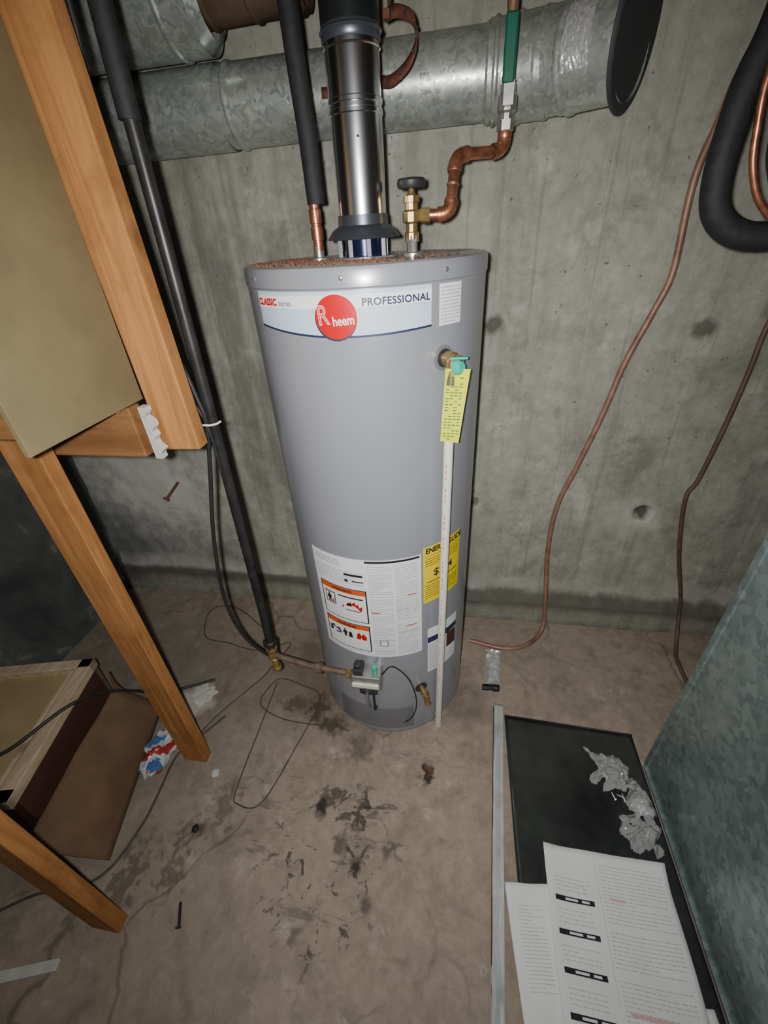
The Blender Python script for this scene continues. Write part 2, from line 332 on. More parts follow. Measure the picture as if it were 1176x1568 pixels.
# ------------------------------------------------------------------ water heater
CX,CY,TR=-0.226,1.132,0.276
wh=empty("water_heater")
lathe("tank_jacket",[(.262,.0),(.268,.012),(.270,.03),(.2765,.034),(.2765,.06),(.276,.064),(.276,1.488),(.2785,1.491),(.2785,1.517),(.276,1.524),(.268,1.527),(.262,1.524),(0.001,1.524)],(CX,CY,0),M['tank'],wh,128)
def cyl(s_deg,z,off=.0012,r=TR):
    t=math.radians(s_deg); return (CX+(r+off)*math.sin(t),CY-(r+off)*math.cos(t),z)
class Decal:
    def __init__(s): s.V=[];s.F=[];s.M=[];s.mats=[]
    def mi(s,m):
        if m not in s.mats: s.mats.append(m)
        return s.mats.index(m)
    def patch(s,a0,a1,z0,z1,mat,off=.0012,skew=0,step=2.0,ztop=None,zbot=None):
        n=max(1,int(abs(a1-a0)/step+.99)); b=len(s.V); k=s.mi(mat)
        for i in range(n+1):
            a=a0+(a1-a0)*i/n; u=i/n
            zt=ztop(u) if ztop else z0; zb=zbot(u) if zbot else z1
            s.V+= [cyl(a,zt+skew*u,off),cyl(a,zb+skew*u,off)]
        for i in range(n): s.F.append((b+2*i,b+2*i+1,b+2*i+3,b+2*i+2)); s.M.append(k)
    def text(s,body,a,z,size,mat,off=.0022,align='CENTER',bold=0,sx=1,rot=0,spacing=1):
        V,Fc=text_mesh(body,size,align,bold,sx,spacing); b=len(s.V); k=s.mi(mat)
        ca,sa=math.cos(rot),math.sin(rot)
        for x,y in V:
            x,y=x*ca-y*sa,x*sa+y*ca
            s.V.append(cyl(a+math.degrees(x/TR),z+y,off))
        for f in Fc: s.F.append(tuple(b+i for i in f)); s.M.append(k)
    def disc(s,a,z,rx,rz,mat,off,n=40):
        b=len(s.V); k=s.mi(mat); rings=4
        s.V.append(cyl(a,z,off))
        for j in range(1,rings+1):
            for i in range(n):
                t=2*math.pi*i/n; s.V.append(cyl(a+math.degrees(rx*j/rings*math.cos(t)/TR),z+rz*j/rings*math.sin(t),off))
        for i in range(n): s.F.append((b,b+1+i,b+1+(i+1)%n)); s.M.append(k)
        for j in range(rings-1):
            for i in range(n):
                l=(i+1)%n; s.F.append((b+1+j*n+i,b+1+(j+1)*n+i,b+1+(j+1)*n+l,b+1+j*n+l)); s.M.append(k)
    def poly(s,pts,mat,off):
        b=len(s.V); k=s.mi(mat)
        for a,z in pts: s.V.append(cyl(a,z,off))
        s.F.append(tuple(range(b,b+len(pts)))); s.M.append(k)
    def lines(s,a0,a1,z0,z1,pitch,h,mat,off=.002,fill=.9):
        z=z0-pitch*.5; rr=random.Random(int(a0*10+z0*1000))
        while z>z1:
            a=a0; end=a0+(a1-a0)*(1 if rr.random()<.75 else rr.uniform(.4,.9))
            while a<end-.3:
                w=rr.uniform(.5,1.7); e=min(a+w,end)
                s.patch(a,e,z+h/2,z-h/2,mat,off,step=3); a=e+.28
            z-=pitch
    def build(s,name,parent): return mk(name,s.V,s.F,None,parent,False,s.M,s.mats)
d=Decal()
dip=lambda u:1.4235-.0115*math.sin(math.pi*u)-.009*u
d.patch(-43.6,37.2,1.486,1.42,M['band'],.0012,zbot=dip)
d.patch(-43.6,37.2,0,0,M['navy'],.0018,ztop=lambda u:dip(u)+.0005,zbot=lambda u:dip(u)-.0035)
d.patch(-43.6,37.2,1.479,1.457,M['white'],.0016)
d.text("CLASSIC",-43.0,1.4665,.0170,M['red'],.0024,'LEFT',.0009)
d.text("series",-28.6,1.4655,.0145,M['grey_ink'],.0024,'LEFT',.0004)
d.text("PROFESSIONAL",36.4,1.4650,.0180,M['navy'],.0024,'RIGHT',.0004,1.04,0,1.06)
d.disc(-2,1.4415,.0430,.0415,M['white'],.0026); d.disc(-2.2,1.4390,.0420,.0405,M['navy'],.0029); d.disc(-2,1.4415,.0410,.0395,M['red'],.0033)
d.text("R",-7.3,1.4440,.050,M['white'],.0040,'CENTER',.0006,.8,math.radians(4))
d.text("R",-7.3,1.4440,.050,M['red'],.0043,'CENTER',-.0012,.8,math.radians(4))
d.text("heem",.9,1.4350,.0240,M['white'],.0042,'CENTER',.0005,.80,math.radians(4))
d.patch(41,53.4,1.484,1.409,M['white'],.0015); d.lines(41.8,52.8,1.480,1.413,.0062,.0020,M['pale_ink'],.002)
d.build("brand_labels",wh)
d=Decal(); A0,A1,Z0,Z1=-37.0,31.3,.846,.452
def LU(u): return A0+(A1-A0)*u
def LV(v): return Z0+(Z1-Z0)*v
def rect(u0,u1,v0,v1,mat,off): d.patch(LU(u0),LU(u1),LV(v0),LV(v1),mat,off)
rect(0,1,0,1,M['white'],.0012)
d.patch(A0,A1,Z0-.0,Z0-.0015,M['grey_ink'],.0016)
d.lines(LU(.03),LU(.30),LV(.03),LV(.10),.008,.0026,M['grey_ink'])
d.lines(LU(.03),LU(.50),LV(.12),LV(.26),.0085,.0028,M['pale_ink'])
rect(.33,.50,.145,.165,M['black'],.0021); rect(.33,.36,.20,.225,M['black'],.0021); rect(.40,.5,.205,.215,M['black'],.0021)
def wbox(v0,v1):
    rect(.052,.518,v0,v1,M['black'],.0018); rect(.064,.506,v0+.008,v1-.008,M['white'],.0021)
    rect(.064,.506,v0+.008,v0+.052,M['orange'],.0024)
    d.text("WARNING",LU(.285),LV(v0+.031),.0135,M['black'],.0028,'CENTER',.0005)
wbox(.29,.625); wbox(.655,.945)
def blob(uc,vc,pts,mat,off=.0025,k=1): d.poly([(LU(uc+x*k),LV(vc+y*k)) for x,y in pts],mat,off)
def shape_man(uc,vc,k,mat,off):
    blob(uc,vc,[(-.012,-.055),(.0,-.065),(.014,-.055),(.012,-.04),(-.008,-.04)],mat,off,k)
    blob(uc,vc,[(-.02,-.035),(.022,-.035),(.03,.0),(.018,.0),(.016,.05),(.002,.05),(.0,.015),(-.004,.05),(-.018,.05),(-.016,.0),(-.032,.012),(-.034,.0)],mat,off,k)
rect(.095,.205,.375,.495,M['black'],.0024); rect(.104,.196,.384,.486,M['white'],.0027)
shape_man(.14,.44,.85,M['black'],.003)
blob(.175,.47,[(-.012,.012),(-.012,-.03),(0,-.01),(.008,-.04),(.014,.012)],M['red'],.003)
rect(.24,.48,.375,.388,M['black'],.0024)
blob(.37,.47,[(-.10,.03),(-.095,-.005),(-.06,.0),(-.045,-.03),(-.03,-.02),(-.01,-.05),(.0,-.03),(.03,-.055),(.04,-.02),(.06,-.04),(.07,0),(.10,-.02),(.09,.035)],M['red'],.0025)
blob(.34,.455,[(-.015,.012),(-.01,-.022),(.02,-.018),(.03,.012)],M['black'],.003)
rect(.30,.45,.505,.513,M['black'],.003)
d.lines(LU(.08),LU(.49),LV(.53),LV(.61),.0075,.0024,M['pale_ink'])
blob(.15,.785,[(-.07,.03),(-.065,-.02),(-.02,-.045),(.0,-.02),(.05,-.03),(.07,.02),(.03,.035)],M['black'],.0025)
shape_man(.26,.785,.8,M['black'],.0025)
blob(.33,.79,[(-.035,.03),(-.03,-.03),(.0,-.03),(.01,.03)],M['black'],.0025)
blob(.43,.785,[(-.05,.035),(-.045,-.02),(-.02,-.045),(0,-.01),(.02,-.04),(.05,.0),(.045,.035)],M['red'],.0025)
d.lines(LU(.08),LU(.49),LV(.855),LV(.93),.0075,.0024,M['pale_ink'])
d.lines(LU(.03),LU(.5),LV(.955),LV(.99),.007,.0022,M['pale_ink'])
rect(.525,.985,.012,.030,M['black'],.002)
for (v0,v1) in ((.05,.32),(.36,.60),(.63,.97)):
    d.lines(LU(.545),LU(.745),LV(v0),LV(v1),.0072,.0024,M['pale_ink'])
    d.lines(LU(.77),LU(.97),LV(v0),LV(v1),.0072,.0024,M['pale_ink'])
for (u0,u1,v) in ((.53,.75,.34),(.77,.98,.34),(.53,.75,.615),(.77,.98,.48),(.77,.98,.72),(.53,.75,.80)):
    rect(u0,u1,v,v+.004,M['grey_ink'],.0021)
rect(.545,.62,.50,.508,M['red'],.0022); rect(.87,.95,.345,.352,M['red'],.0022); rect(.85,.95,.66,.667,M['red'],.0022)
rect(.60,.68,.80,.87,M['grey_ink'],.0022); rect(.612,.668,.81,.86,M['white'],.0025)
d.build("warning_label",wh)
d=Decal()
d.patch(32.6,62.0,.861,.655,M['yellow'],.0016)
d.text("ENERGYGUIDE",34.0,.846,.0245,M['black'],.0024,'LEFT',.0009,.85)
d.patch(33.6,61,.829,.8275,M['black'],.0022)
d.lines(34,60,.822,.79,.008,.0024,M['black'])
d.text("$214",47,.762,.036,M['black'],.0024,'CENTER',.0006)
d.patch(35,60,.735,.732,M['black'],.0022)
d.lines(34,60,.725,.665,.008,.0024,M['black'])
d.patch(35.5,62.5,.54,.33,M['white'],.0016,skew=-.01)
d.patch(35.5,62.5,.50,.475,M['navy'],.0022,skew=-.01); d.patch(52,62,.47,.40,M['redside'],.0022,skew=-.01)
d.lines(36.5,49,.465,.34,.009,.0030,M['grey_ink'])
d.build("energy_label",wh)
for a in (-44,1.5,44,100,160,220):
    t=math.radians(a); n=Vector((math.sin(t),-math.cos(t),0))
    lathe("lid_screw",[(.0045,0),(.0045,.002),(.002,.0035)],Vector((CX,CY,1.507))+n*.2785,M['steel'],wh,10,n)
lathe("flue_collar",[(.044,0),(.044,.05)],(CX,CY,1.524),M['bluecollar'],wh,36)
lathe("flue_flange",[(.075,0),(.075,.004),(.046,.006)],(CX,CY,1.525),M['tankrim'],wh,36)
for a in (45,135,215,250,290,325):
    t=math.radians(a)
    box("hood_leg",(CX+.060*math.cos(t)-.005,CY+.060*math.sin(t)-.002,1.526),(CX+.060*math.cos(t)+.005,CY+.060*math.sin(t)+.002,1.570),M['hoodleg'],wh,.001)
lathe("draft_hood",[(.080,0),(.082,.003),(.070,.018),(.056,.026),(.055,.045)],(CX,CY,1.562),M['hood'],wh,40,caps=False)
for (x,y) in ((-.336,1.132),(-.116,1.132)):
    lathe("nipple_ring",[(.026,0),(.026,.006),(.018,.008)],(x,y,1.524),M['steel'],wh,24)
lathe("anode_cap",[(.02,0),(.02,.012),(.014,.014)],(-.30,1.26,1.524),M['dark'],wh,6)
rr=random.Random(3); V=[];Fc=[]
for i in range(1100):
    a=rr.uniform(math.radians(140),math.radians(300)) if rr.random()<.85 else rr.uniform(0,6.28)
    r=.262*math.sqrt(rr.uniform(.10,1)); x=CX+r*math.cos(a); y=CY+r*math.sin(a); s=rr.uniform(.0015,.005); b=len(V); h=rr.uniform(.001,.006)
    V+=[(x-s,y-s*.6,1.5245),(x+s,y-s*.4,1.5245),(x+s*.2,y+s,1.5245),(x,y,1.5245+h)]
    Fc+=[(b,b+1,b+3),(b+1,b+2,b+3),(b+2,b,b+3)]
mk("lid_debris",V,Fc,M['debris'],wh)
a44=math.radians(44); n=Vector((math.sin(a44),-math.cos(a44),0)); bp=Vector((CX,CY,1.345))+n*.276
lathe("relief_port",[(.026,-.002),(.026,.002),(.018,.003)],bp,M['tankrim'],wh,24,n)
lathe("relief_bore",[(.019,.0),(.019,.004)],bp,M['dark'],wh,24,n)
lathe("relief_body",[(.011,0),(.011,.012),(.016,.013),(.016,.028),(.012,.030),(.012,.05)],bp,M['brass'],wh,20,n)
e=Vector((-.014,.898,1.345)); 
sweep("relief_elbow",fillet([bp+n*.03,e+Vector((0,0,0)),e+Vector((-.002,0,-.045))],.02),.0135,M['brass'],wh,16)
lathe("relief_cap",[(.011,0),(.015,.004),(.015,.012),(.010,.020)],e+Vector((.004,-.006,-.010)),M['teal'],wh,16,(.7,-.6,.2))
box("relief_lever",(-.02,.886,1.352),(.016,.896,1.356),M['teal'],wh,.001)
V=[];Fc=[]
for i in range(9):
    u=i/8; z=1.335-.157*u; xl=-.028-.008*u; xr=.018-.018*u+.004; y=.882+.004*math.sin(u*5)
    V+=[(xl,y+.004,z),(xr,y-.003,z)]
    if i: Fc.append((2*i-2,2*i-1,2*i+1,2*i))
mk("hang_tag",V,Fc,M['tag'],wh)
V=[];Fc=[]
for i in range(22):
    z=1.318-i*.0062; 
    for k in range(4):
        if rr.random()<.7:
            u=(1.335-z)/.157; xa=-.024-.008*u+.009*k; yy=.8805+.004*math.sin(u*5)-.0006*k; b=len(V)
            V+=[(xa,yy,z),(xa+.007,yy-.001,z),(xa+.007,yy-.001,z-.0018),(xa,yy,z-.0018)]; Fc.append((b,b+1,b+2,b+3))
mk("tag_print",V,Fc,M['green'],wh)
tube0=Vector((-.0165,.899,1.30)); tube1=Vector((-.026,.921,.0))
sweep("discharge_tube",[tube0,tube0.lerp(tube1,.5),tube1],.0112,M['cpvc'],wh,18)
V=[];Fc=[]
for i in range(60):
    t=.12+i*.0125
    if i%9 in (0,1,5): continue
    c=tube0.lerp(tube1,t); b=len(V); h=.0045
    V+=[c+Vector((-.004,-.0112,h)),c+Vector((-.0025,-.0121,h)),c+Vector((-.0025,-.0121,-h)),c+Vector((-.004,-.0112,-h))]; Fc.append((b,b+1,b+2,b+3))
mk("tube_print",V,Fc,M['red'],wh)
box("gas_valve_body",(-.300,.800,.352),(-.205,.862,.412),M['steel'],wh,.006)
box("gas_valve_top",(-.292,.806,.412),(-.262,.85,.436),M['dark'],wh,.004)
lathe("gas_valve_button",[(.011,0),(.011,.018),(.008,.02)],(-.278,.822,.434),M['dark'],wh,16)
lathe("gas_valve_igniter",[(.008,0),(.008,.03)],(-.225,.825,.41),M['teal'],wh,14)
box("gas_valve_face",(-.296,.794,.37),(-.21,.801,.385),M['cpvc'],wh,.001)
lathe("gas_valve_dial",[(.022,0),(.024,.006),(.021,.022),(.014,.024),(.014,.032)],(-.255,.835,.335),M['dark'],wh,24,(0,-.75,-.66))
box("gas_control_lower",(-.285,.825,.29),(-.225,.86,.352),M['dark'],wh,.005)
sweep("burner_tube",fillet([(-.262,.835,.30),(-.262,.825,.235),(-.262,.86,.18),(-.262,.875,.10)],.03),.006,M['steel'],wh,10)
sweep("pilot_tube",fillet([(-.240,.835,.30),(-.236,.815,.22),(-.240,.865,.17)],.02),.004,M['iron'],wh,10)
sweep("thermocouple_tube",catmull([(-.21,.83,.39),(-.17,.84,.43),(-.12,.865,.33),(-.10,.868,.2),(-.13,.865,.10),(-.2,.866,.07)]),.0022,M['iron'],wh,8)
lathe("burner_port",[(.03,0),(.03,.004),(.024,.006)],(-.262,.866,.10),M['dark'],wh,24,(0,-1,0))
d=Decal(); d.patch(-34,24,.170,.055,M['tankrim'],.004); d.build("access_panel",wh)
a30=math.radians(30.5); n=Vector((math.sin(a30),-math.cos(a30),0)); bp=Vector((CX,CY,.262))+n*.276
lathe("drain_port",[(.022,-.002),(.022,.002)],bp,M['dark'],wh,24,n)
lathe("drain_valve",[(.010,0),(.010,.02),(.013,.021),(.013,.034),(.008,.036),(.008,.05)],bp,M['brass'],wh,16,n)
lathe("drain_spout",[(.008,0),(.009,.03),(.011,.031),(.011,.042)],bp+n*.028,M['brass'],wh,14,(.3,-.3,-1))

# ------------------------------------------------------------------ vent flue
fp=empty("vent_flue_pipe")
lathe("vertical_section",[(.0525,0),(.0525,.168),(.0545,.170),(.0545,.176),(.0525,.178),(.0525,.184),(.0545,.186),(.0545,.192),(.0525,.194),(.0525,.275)],(CX,CY,1.60),M['chrome'],fp,48,caps=False)
lathe("joint_band",[(.0535,0),(.056,.004),(.056,.02),(.0535,.024)],(CX,CY,1.87),M['hood'],fp,48,caps=False)
pe=fillet([(CX,CY,1.885),(CX,CY,2.04),(CX-.05,CY+.10,2.11),(CX-.12,CY+.13,2.115)],.12,5)
sweep("adjustable_elbow",pe,.055,M['smoke'],fp,32)
for i in (0,3,6,9):
    if 0<i+1<len(pe):
        c=pe[i]; t=(pe[i+1]-pe[max(i-1,0)]).normalized(); lathe("elbow_seam",[(.0555,-.004),(.059,0),(.0555,.004)],c,M['hood'],fp,32,t,False)
box("vent_screw",(CX+.01,CY-.0575,1.73),(CX+.014,CY-.052,1.734),M['dark'],fp,0)
lathe("crimped_ring",[(.0530,0),(.0550,.002),(.0530,.004)],(CX,CY,1.86),M['chrome'],fp,48,caps=False)

hw=empty("insulated_hot_water_line")
sweep("foam_sleeve",[(-.329,1.13,1.632),(-.331,1.13,1.75),(-.337,1.13,1.86),(-.345,1.13,2.1),(-.35,1.13,2.3)],.0195,M['foam'],hw,20)
lathe("copper_riser",[(.011,0),(.011,.02),(.0135,.021),(.0135,.045),(.011,.046),(.011,.052),(.0135,.053),(.0135,.078),(.011,.079),(.011,.10)],(-.335,1.131,1.545),M['copper'],hw,20)
lathe("dielectric_nipple",[(.012,0),(.012,.025),(.010,.026)],(-.336,1.132,1.528),M['steel'],hw,18)
cw=empty("copper_cold_water_line")
lathe("dielectric_nipple",[(.012,0),(.012,.022),(.016,.023),(.016,.034),(.012,.035)],(-.117,1.131,1.528),M['steel'],cw,8)
lathe("gate_valve",[(.013,0),(.016,.002),(.016,.014),(.0125,.016),(.0125,.030),(.020,.034),(.020,.052),(.014,.056),(.014,.068),(.017,.069),(.017,.080),(.010,.082),(.007,.088),(.005,.105)],(-.117,1.131,1.554),M['brass'],cw,10)
lathe("valve_handwheel",[(.006,0),(.027,.001),(.030,.006),(.030,.014),(.027,.018),(.008,.020)],(-.117,1.131,1.646),M['dark'],cw,14)
lathe("valve_outlet",[(.012,0),(.012,.02),(.015,.021),(.015,.04)],(-.117,1.131,1.598),M['brass'],cw,8,(1,0,0))
c1=[(-.08,1.131,1.598),(-.034,1.133,1.598),(-.026,1.172,1.70),(.076,1.25,1.708),(.076,1.25,1.765)]
pf=fillet(c1,.026,8); sweep("copper_tube",pf,.0112,M['copper'],cw,18)
for j in range(3):
    s=1+j*9; sweep("elbow_fitting",pf[s:s+9],.0142,M['copper'],cw,18)
    for q in (s,s+8):
        t=(pf[min(q+1,len(pf)-1)]-pf[q-1]).normalized(); lathe("solder_cup",[(.0142,-.005),(.0152,0),(.0142,.005)],pf[q],M['copper'],cw,18,t,False)
for k in (.25,.5,.75):
    a_,b_=Vector(c1[1]),Vector(c1[2]); lathe("coupling_ridge",[(.0118,-.004),(.0142,0),(.0118,.004)],a_.lerp(b_,k),M['copperold'],cw,18,b_-a_,False)
lathe("union_nut",[(.014,0),(.018,.003),(.018,.02),(.014,.022)],(.076,1.25,1.738),M['steel'],cw,6)
lathe("ball_valve_body",[(.016,0),(.016,.012),(.020,.016),(.020,.04),(.016,.044),(.016,.058)],(.076,1.25,1.756),M['steel'],cw,10)
lathe("ball_valve_stem",[(.010,0),(.010,.016),(.005,.018),(.005,.024)],(.075,1.232,1.784),M['brass'],cw,12,(0,-1,0))
box("ball_valve_lever",(.064,1.205,1.774),(.086,1.211,1.812),M['steel'],cw,.001)
box("ball_valve_grip",(.060,1.200,1.807),(.084,1.212,1.905),M['green'],cw,.004)
sweep("supply_riser",[(.076,1.25,1.81),(.073,1.25,1.95),(.070,1.25,2.3)],.0112,M['copperold'],cw,16)

# ------------------------------------------------------------------ ducts
du=empty("round_air_duct")
dy,dz,dr=1.425,1.868,.086
def ductseg(name,a,b,r,parent,mat,beads=(0,)):
    a=Vector(a);b=Vector(b);L_=(b-a).length; pr=[(r,0)]
    for t in beads:
        s=t*L_; pr+=[(r,s+.004),(r+.004,s+.009),(r+.004,s+.013),(r,s+.018)]
    pr.append((r,L_)); pr.sort(key=lambda q:q[1])
    return lathe(name,pr,a,mat,parent,56,b-a,False)
ductseg("duct_section",(-1.75,dy,dz-.012),(-.62,dy,dz-.004),dr,du,M['galv'],(.02,.3,.6))
ductseg("duct_section",(-.64,dy,dz-.004),(.06,dy,dz),dr-.003,du,M['galv'],(.05,.5,.95))
gp=[Vector((.05,dy,dz)),Vector((.105,dy-.002,dz)),Vector((.165,dy-.017,dz)),Vector((.215,dy-.043,dz)),Vector((.310,dy-.108,dz))]
for i in range(4):
    a=gp[i]; b=gp[i+1]; ex=(b-a).normalized()*.012
    ductseg("elbow_gore",a-ex,b+ex,dr+.004+(i%2)*.002,du,M['galv'],(.06,) )
ax=(gp[4]-gp[3]).normalized()
V=[];Fc=[]
dirv=(Vector((-.25,-.9,.15))); dirv=(dirv-ax*dirv.dot(ax)).normalized(); up_=ax.cross(dirv)
for i in range(17):
    for j in range(17):
        rj=dr+.0105+.003*noise.noise(Vector((i*.9,j*.8,0)))
        tt=math.radians(-34+i*4.2); V.append(gp[3]+ax*(.020+.0036*j)+(dirv*math.cos(tt)+up_*math.sin(tt))*rj)
for i in range(16):
    for j in range(16): Fc.append((i*17+j,i*17+j+1,i*17+j+18,i*17+j+17))
mk("foil_tape_patch",V,Fc,M['foil'],du)
lathe("end_plate",[(.06,0),(.118,.0),(.122,.003),(.122,.007),(.118,.010),(.001,.010)],gp[4]+ax*.008+Vector((0,0,.012)),M['discm'],du,56,Vector((.85,-.50,-.10)))
du2=empty("return_air_duct")
ductseg("duct_section",(-1.75,1.34,2.035),(-.60,1.34,2.035),.098,du2,M['galv'],(.05,.45,.93))
ductseg("flue_connector",(-.62,1.34,2.055),(-.36,1.34,2.06),.075,du2,M['rustduct'],(.1,.5,.9))
lathe("duct_reducer",[(.098,0),(.078,.03)],(-.61,1.34,2.04),M['galv'],du2,48,(1,0,0),False)
st=empty("rusty_hanger_strap")
sp=catmull([(-.176,1.25,1.935),(-.150,1.235,1.935),(-.118,1.22,1.918),(-.110,1.21,1.885),(-.128,1.215,1.855),(-.165,1.235,1.838),(-.20,1.27,1.845),(-.26,1.33,1.85),(-.345,1.335,1.853)],6)
ribbon("strap_loop",sp,(0,.25,1),.022,M['rust'],st)
for i in (3,9,15,21,27,33):
    lathe("strap_hole",[(.004,0),(.004,.001)],sp[i]+Vector((0,-.0022,0)),M['black'],st,10,(.3,-1,0))
sweep("strap_rod",[(-.165,1.245,1.93),(-.18,1.3,2.1),(-.2,1.34,2.3)],.004,M['rust'],st,8)
box("strap_bolt",(-.178,1.228,1.925),(-.164,1.24,1.94),M['rust'],st,.001)

# ------------------------------------------------------------------ gas piping and cables
def at(y,pts,y0):
    k=y/y0; return [(x*k,y,1.57+(z-1.57)*k) for x,z in pts]
gp_=empty("gas_supply_pipe")
gx,gy=-.583,.872
sweep("black_iron_riser",[(-.545,gy,2.3),(-.552,gy,1.85),(-.563,gy,1.25),(-.580,gy,.6),(-.588,gy,.42)],.0135,M['iron'],gp_,18)
sweep("upper_sleeve",[(-.541,gy,2.3),(-.545,gy,2.0),(-.556,gy,1.75)],.018,M['foam'],gp_,18)
lathe("tee_fitting",[(.019,0),(.021,.004),(.018,.008),(.018,.045),(.021,.05),(.019,.054)],(-.588,gy,.375),M['brass'],gp_,16)
lathe("union_fitting",[(.017,0),(.023,.004),(.023,.018),(.017,.022)],(-.587,gy,.44),M['iron'],gp_,8)
lathe("drip_leg",[(.017,0),(.017,.01),(.012,.012),(.012,.055)],(-.588,gy,.318),M['brass'],gp_,14)
sweep("horizontal_run",[(-.585,gy-.004,.392),(-.45,.845,.385),(-.298,.832,.382)],.0105,M['grimy'],gp_,16)
lathe("union_fitting",[(.013,0),(.018,.003),(.018,.022),(.013,.025)],(-.43,.843,.384),M['grimy'],gp_,8,(1,-.12,0))
lathe("flare_nut",[(.012,0),(.016,.003),(.016,.018),(.012,.02)],(-.325,.834,.382),M['brass'],gp_,6,(1,-.08,0))
cb=empty("hanging_cable_bundle")
cp=at(.86,[(-.655,1.917),(-.683,1.730),(-.681,1.513),(-.654,1.270),(-.634,1.186),(-.664,1.053),(-.726,.802),(-.760,.547),(-.733,.368),(-.639,.272)],.95)
cp=[(cp[0][0],cp[0][1],2.3)]+cp
cp[-1]=(-.595,.875,.36)
cp[4]=(cp[4][0]+.012,cp[4][1]+.0,cp[4][2]); 
sweep("thick_cable",catmull(cp,8),.0055,M['cable'],cb,10)
sweep("thin_cable",catmull([(-.585,.86,2.3),(-.61,.86,1.9),(-.628,.86,1.75),(-.630,.86,1.52),(-.605,.86,1.33),(-.572,.858,1.22),(-.569,.856,1.1)],8),.0032,M['cable'],cb,8)
sweep("cable_tie",[( -.590,.852,1.222),(-.578,.846,1.226),(-.560,.850,1.224),(-.548,.858,1.224),(-.536,.860,1.230)],.0025,M['cpvc'],cb,8)
rt=empty("refrigerant_tubing")
A=[(.66,1.95),(.643,1.882),(.614,1.833),(.600,1.756),(.582,1.673),(.580,1.593),(.589,1.429),(.565,1.329),(.521,1.179),(.490,1.006),(.447,.819),(.402,.632),(.400,.404),(.422,.140)]
pa=[(.67,1.505,2.3)]+[(x,1.505 if z>.2 else 1.465,z) for x,z in A]+[(.418,1.42,.012),(.340,1.33,.010),(.239,1.301,.010),(.097,1.328,.010)]
sweep("copper_suction_line",catmull(pa,8),.0095,M['cabledust'],rt,12)
rt2=empty("refrigerant_tubing.001")
B=[(.90,1.5),(.877,1.275),(.878,1.154),(.872,.963),(.856,.765),(.839,.682),(.889,.439),(.965,.197)]
pb=[(.92,1.505,2.3),(.92,1.505,1.8)]+[(x*1.01,1.505,z) for x,z in B]+[(.985,1.455,.06),(.965,1.38,.010),(.949,1.33,.008),(.943,1.205,.008)]
sweep("copper_liquid_line",catmull(pb,8),.008,M['cabledark'],rt2,12)
ls=empty("insulated_line_set")
lp=catmull([(.52,1.1,2.3),(.50,1.1,2.0),(.485,1.1,1.83),(.468,1.1,1.76),(.462,1.1,1.70),(.462,1.1,1.63),(.475,1.1,1.575),(.51,1.1,1.54),(.56,1.1,1.525),(.64,1.1,1.53),(.8,1.1,1.56),(1.0,1.1,1.6),(1.5,1.1,1.65),(2.1,1.1,1.65)],6)
sweep("foam_sleeve",lp,.025,M['foam'],ls,18)
lp2=catmull([(.56,1.08,2.3),(.53,1.08,2.0),(.49,1.075,1.83),(.482,1.07,1.75),(.490,1.07,1.69),(.505,1.07,1.63),(.54,1.07,1.575),(.60,1.07,1.55),(.8,1.07,1.57),(1.0,1.07,1.62),(2.1,1.07,1.66)],6)
sweep("bare_copper_line",lp2,.0065,M['copper'],ls,12)
lp3=catmull([(.64,1.11,2.3),(.60,1.11,2.0),(.58,1.11,1.78),(.56,1.11,1.70),(.57,1.11,1.64),(.62,1.11,1.60),(.8,1.11,1.61),(2.1,1.11,1.70)],6)
sweep("second_foam_sleeve",lp3,.024,M['foam'],ls,18)

# ------------------------------------------------------------------ left framing
def lean(k): return Matrix.Rotation(math.radians(k),3,'Y')
box("stud",(-.650,.790,1.19),(-.561,.828,2.3),M['stud'],None,.003,lean(-1.2),(-.6,.8,1.19))
box("stud.001",(-.936,.672,0),(-.847,.710,2.3),M['stud'],None,.003)
box("stud.002",(-.948,.215,0),(-.859,.253,2.3),M['stud'],None,.003)
so=empty("fibreboard_soffit")
box("side_panel",(-.662,.505,1.308),(-.652,.786,2.3),M['board'],so,.001)
box("bottom_cleat",(-.93,.748,1.19),(-.664,.784,1.30),M['studX'],so,.003)
box("top_cleat",(-.93,.52,1.33),(-.664,.555,1.42),M['studX'],so,.003)
box("back_panel",(-.93,.72,1.30),(-.666,.73,2.3),M['board'],so,0)
V=[];Fc=[]
for i in range(12):
    z=1.30-.115*i/11; w=.018+.005*math.sin(i*2.3)+.004*math.sin(i*5.1)
    V+=[(-.648,.755,z),(-.648+w,.753,z),(-.648+w,.773,z),(-.648,.773,z)]
    if i:
        b=4*i; 
        for k in range(4): Fc.append((b-4+k,b-4+(k+1)%4,b+(k+1)%4,b+k))
Fc+= [(0,3,2,1),(44,45,46,47)]
mk("drywall_scrap",V,Fc,M['drywall'],so)

bo=empty("wall_bolt")
sweep("bolt_rod",[(-1.255,1.55,.668),(-1.285,1.47,.62)],.006,M['rust'],bo,10)
lathe("bolt_nut",[(.013,0),(.013,.01)],(-1.285,1.47,.62),M['rust'],bo,6,(-.03,-.07,-.05))

# ------------------------------------------------------------------ furnace cabinet
fc=empty("furnace_cabinet")
box("sheet_metal_case",(.682,-.35,.0),(1.30,.872,1.05),M['furn'],fc,.004)
box("corner_flange",(.678,.852,.0),(.684,.874,1.05),M['furn'],fc,.002)
box("base_flange",(.672,-.35,.0),(.684,.86,.010),M['furn'],fc,.002)
box("top_flange",(.674,-.35,1.03),(.684,.874,1.05),M['galv'],fc,.002)

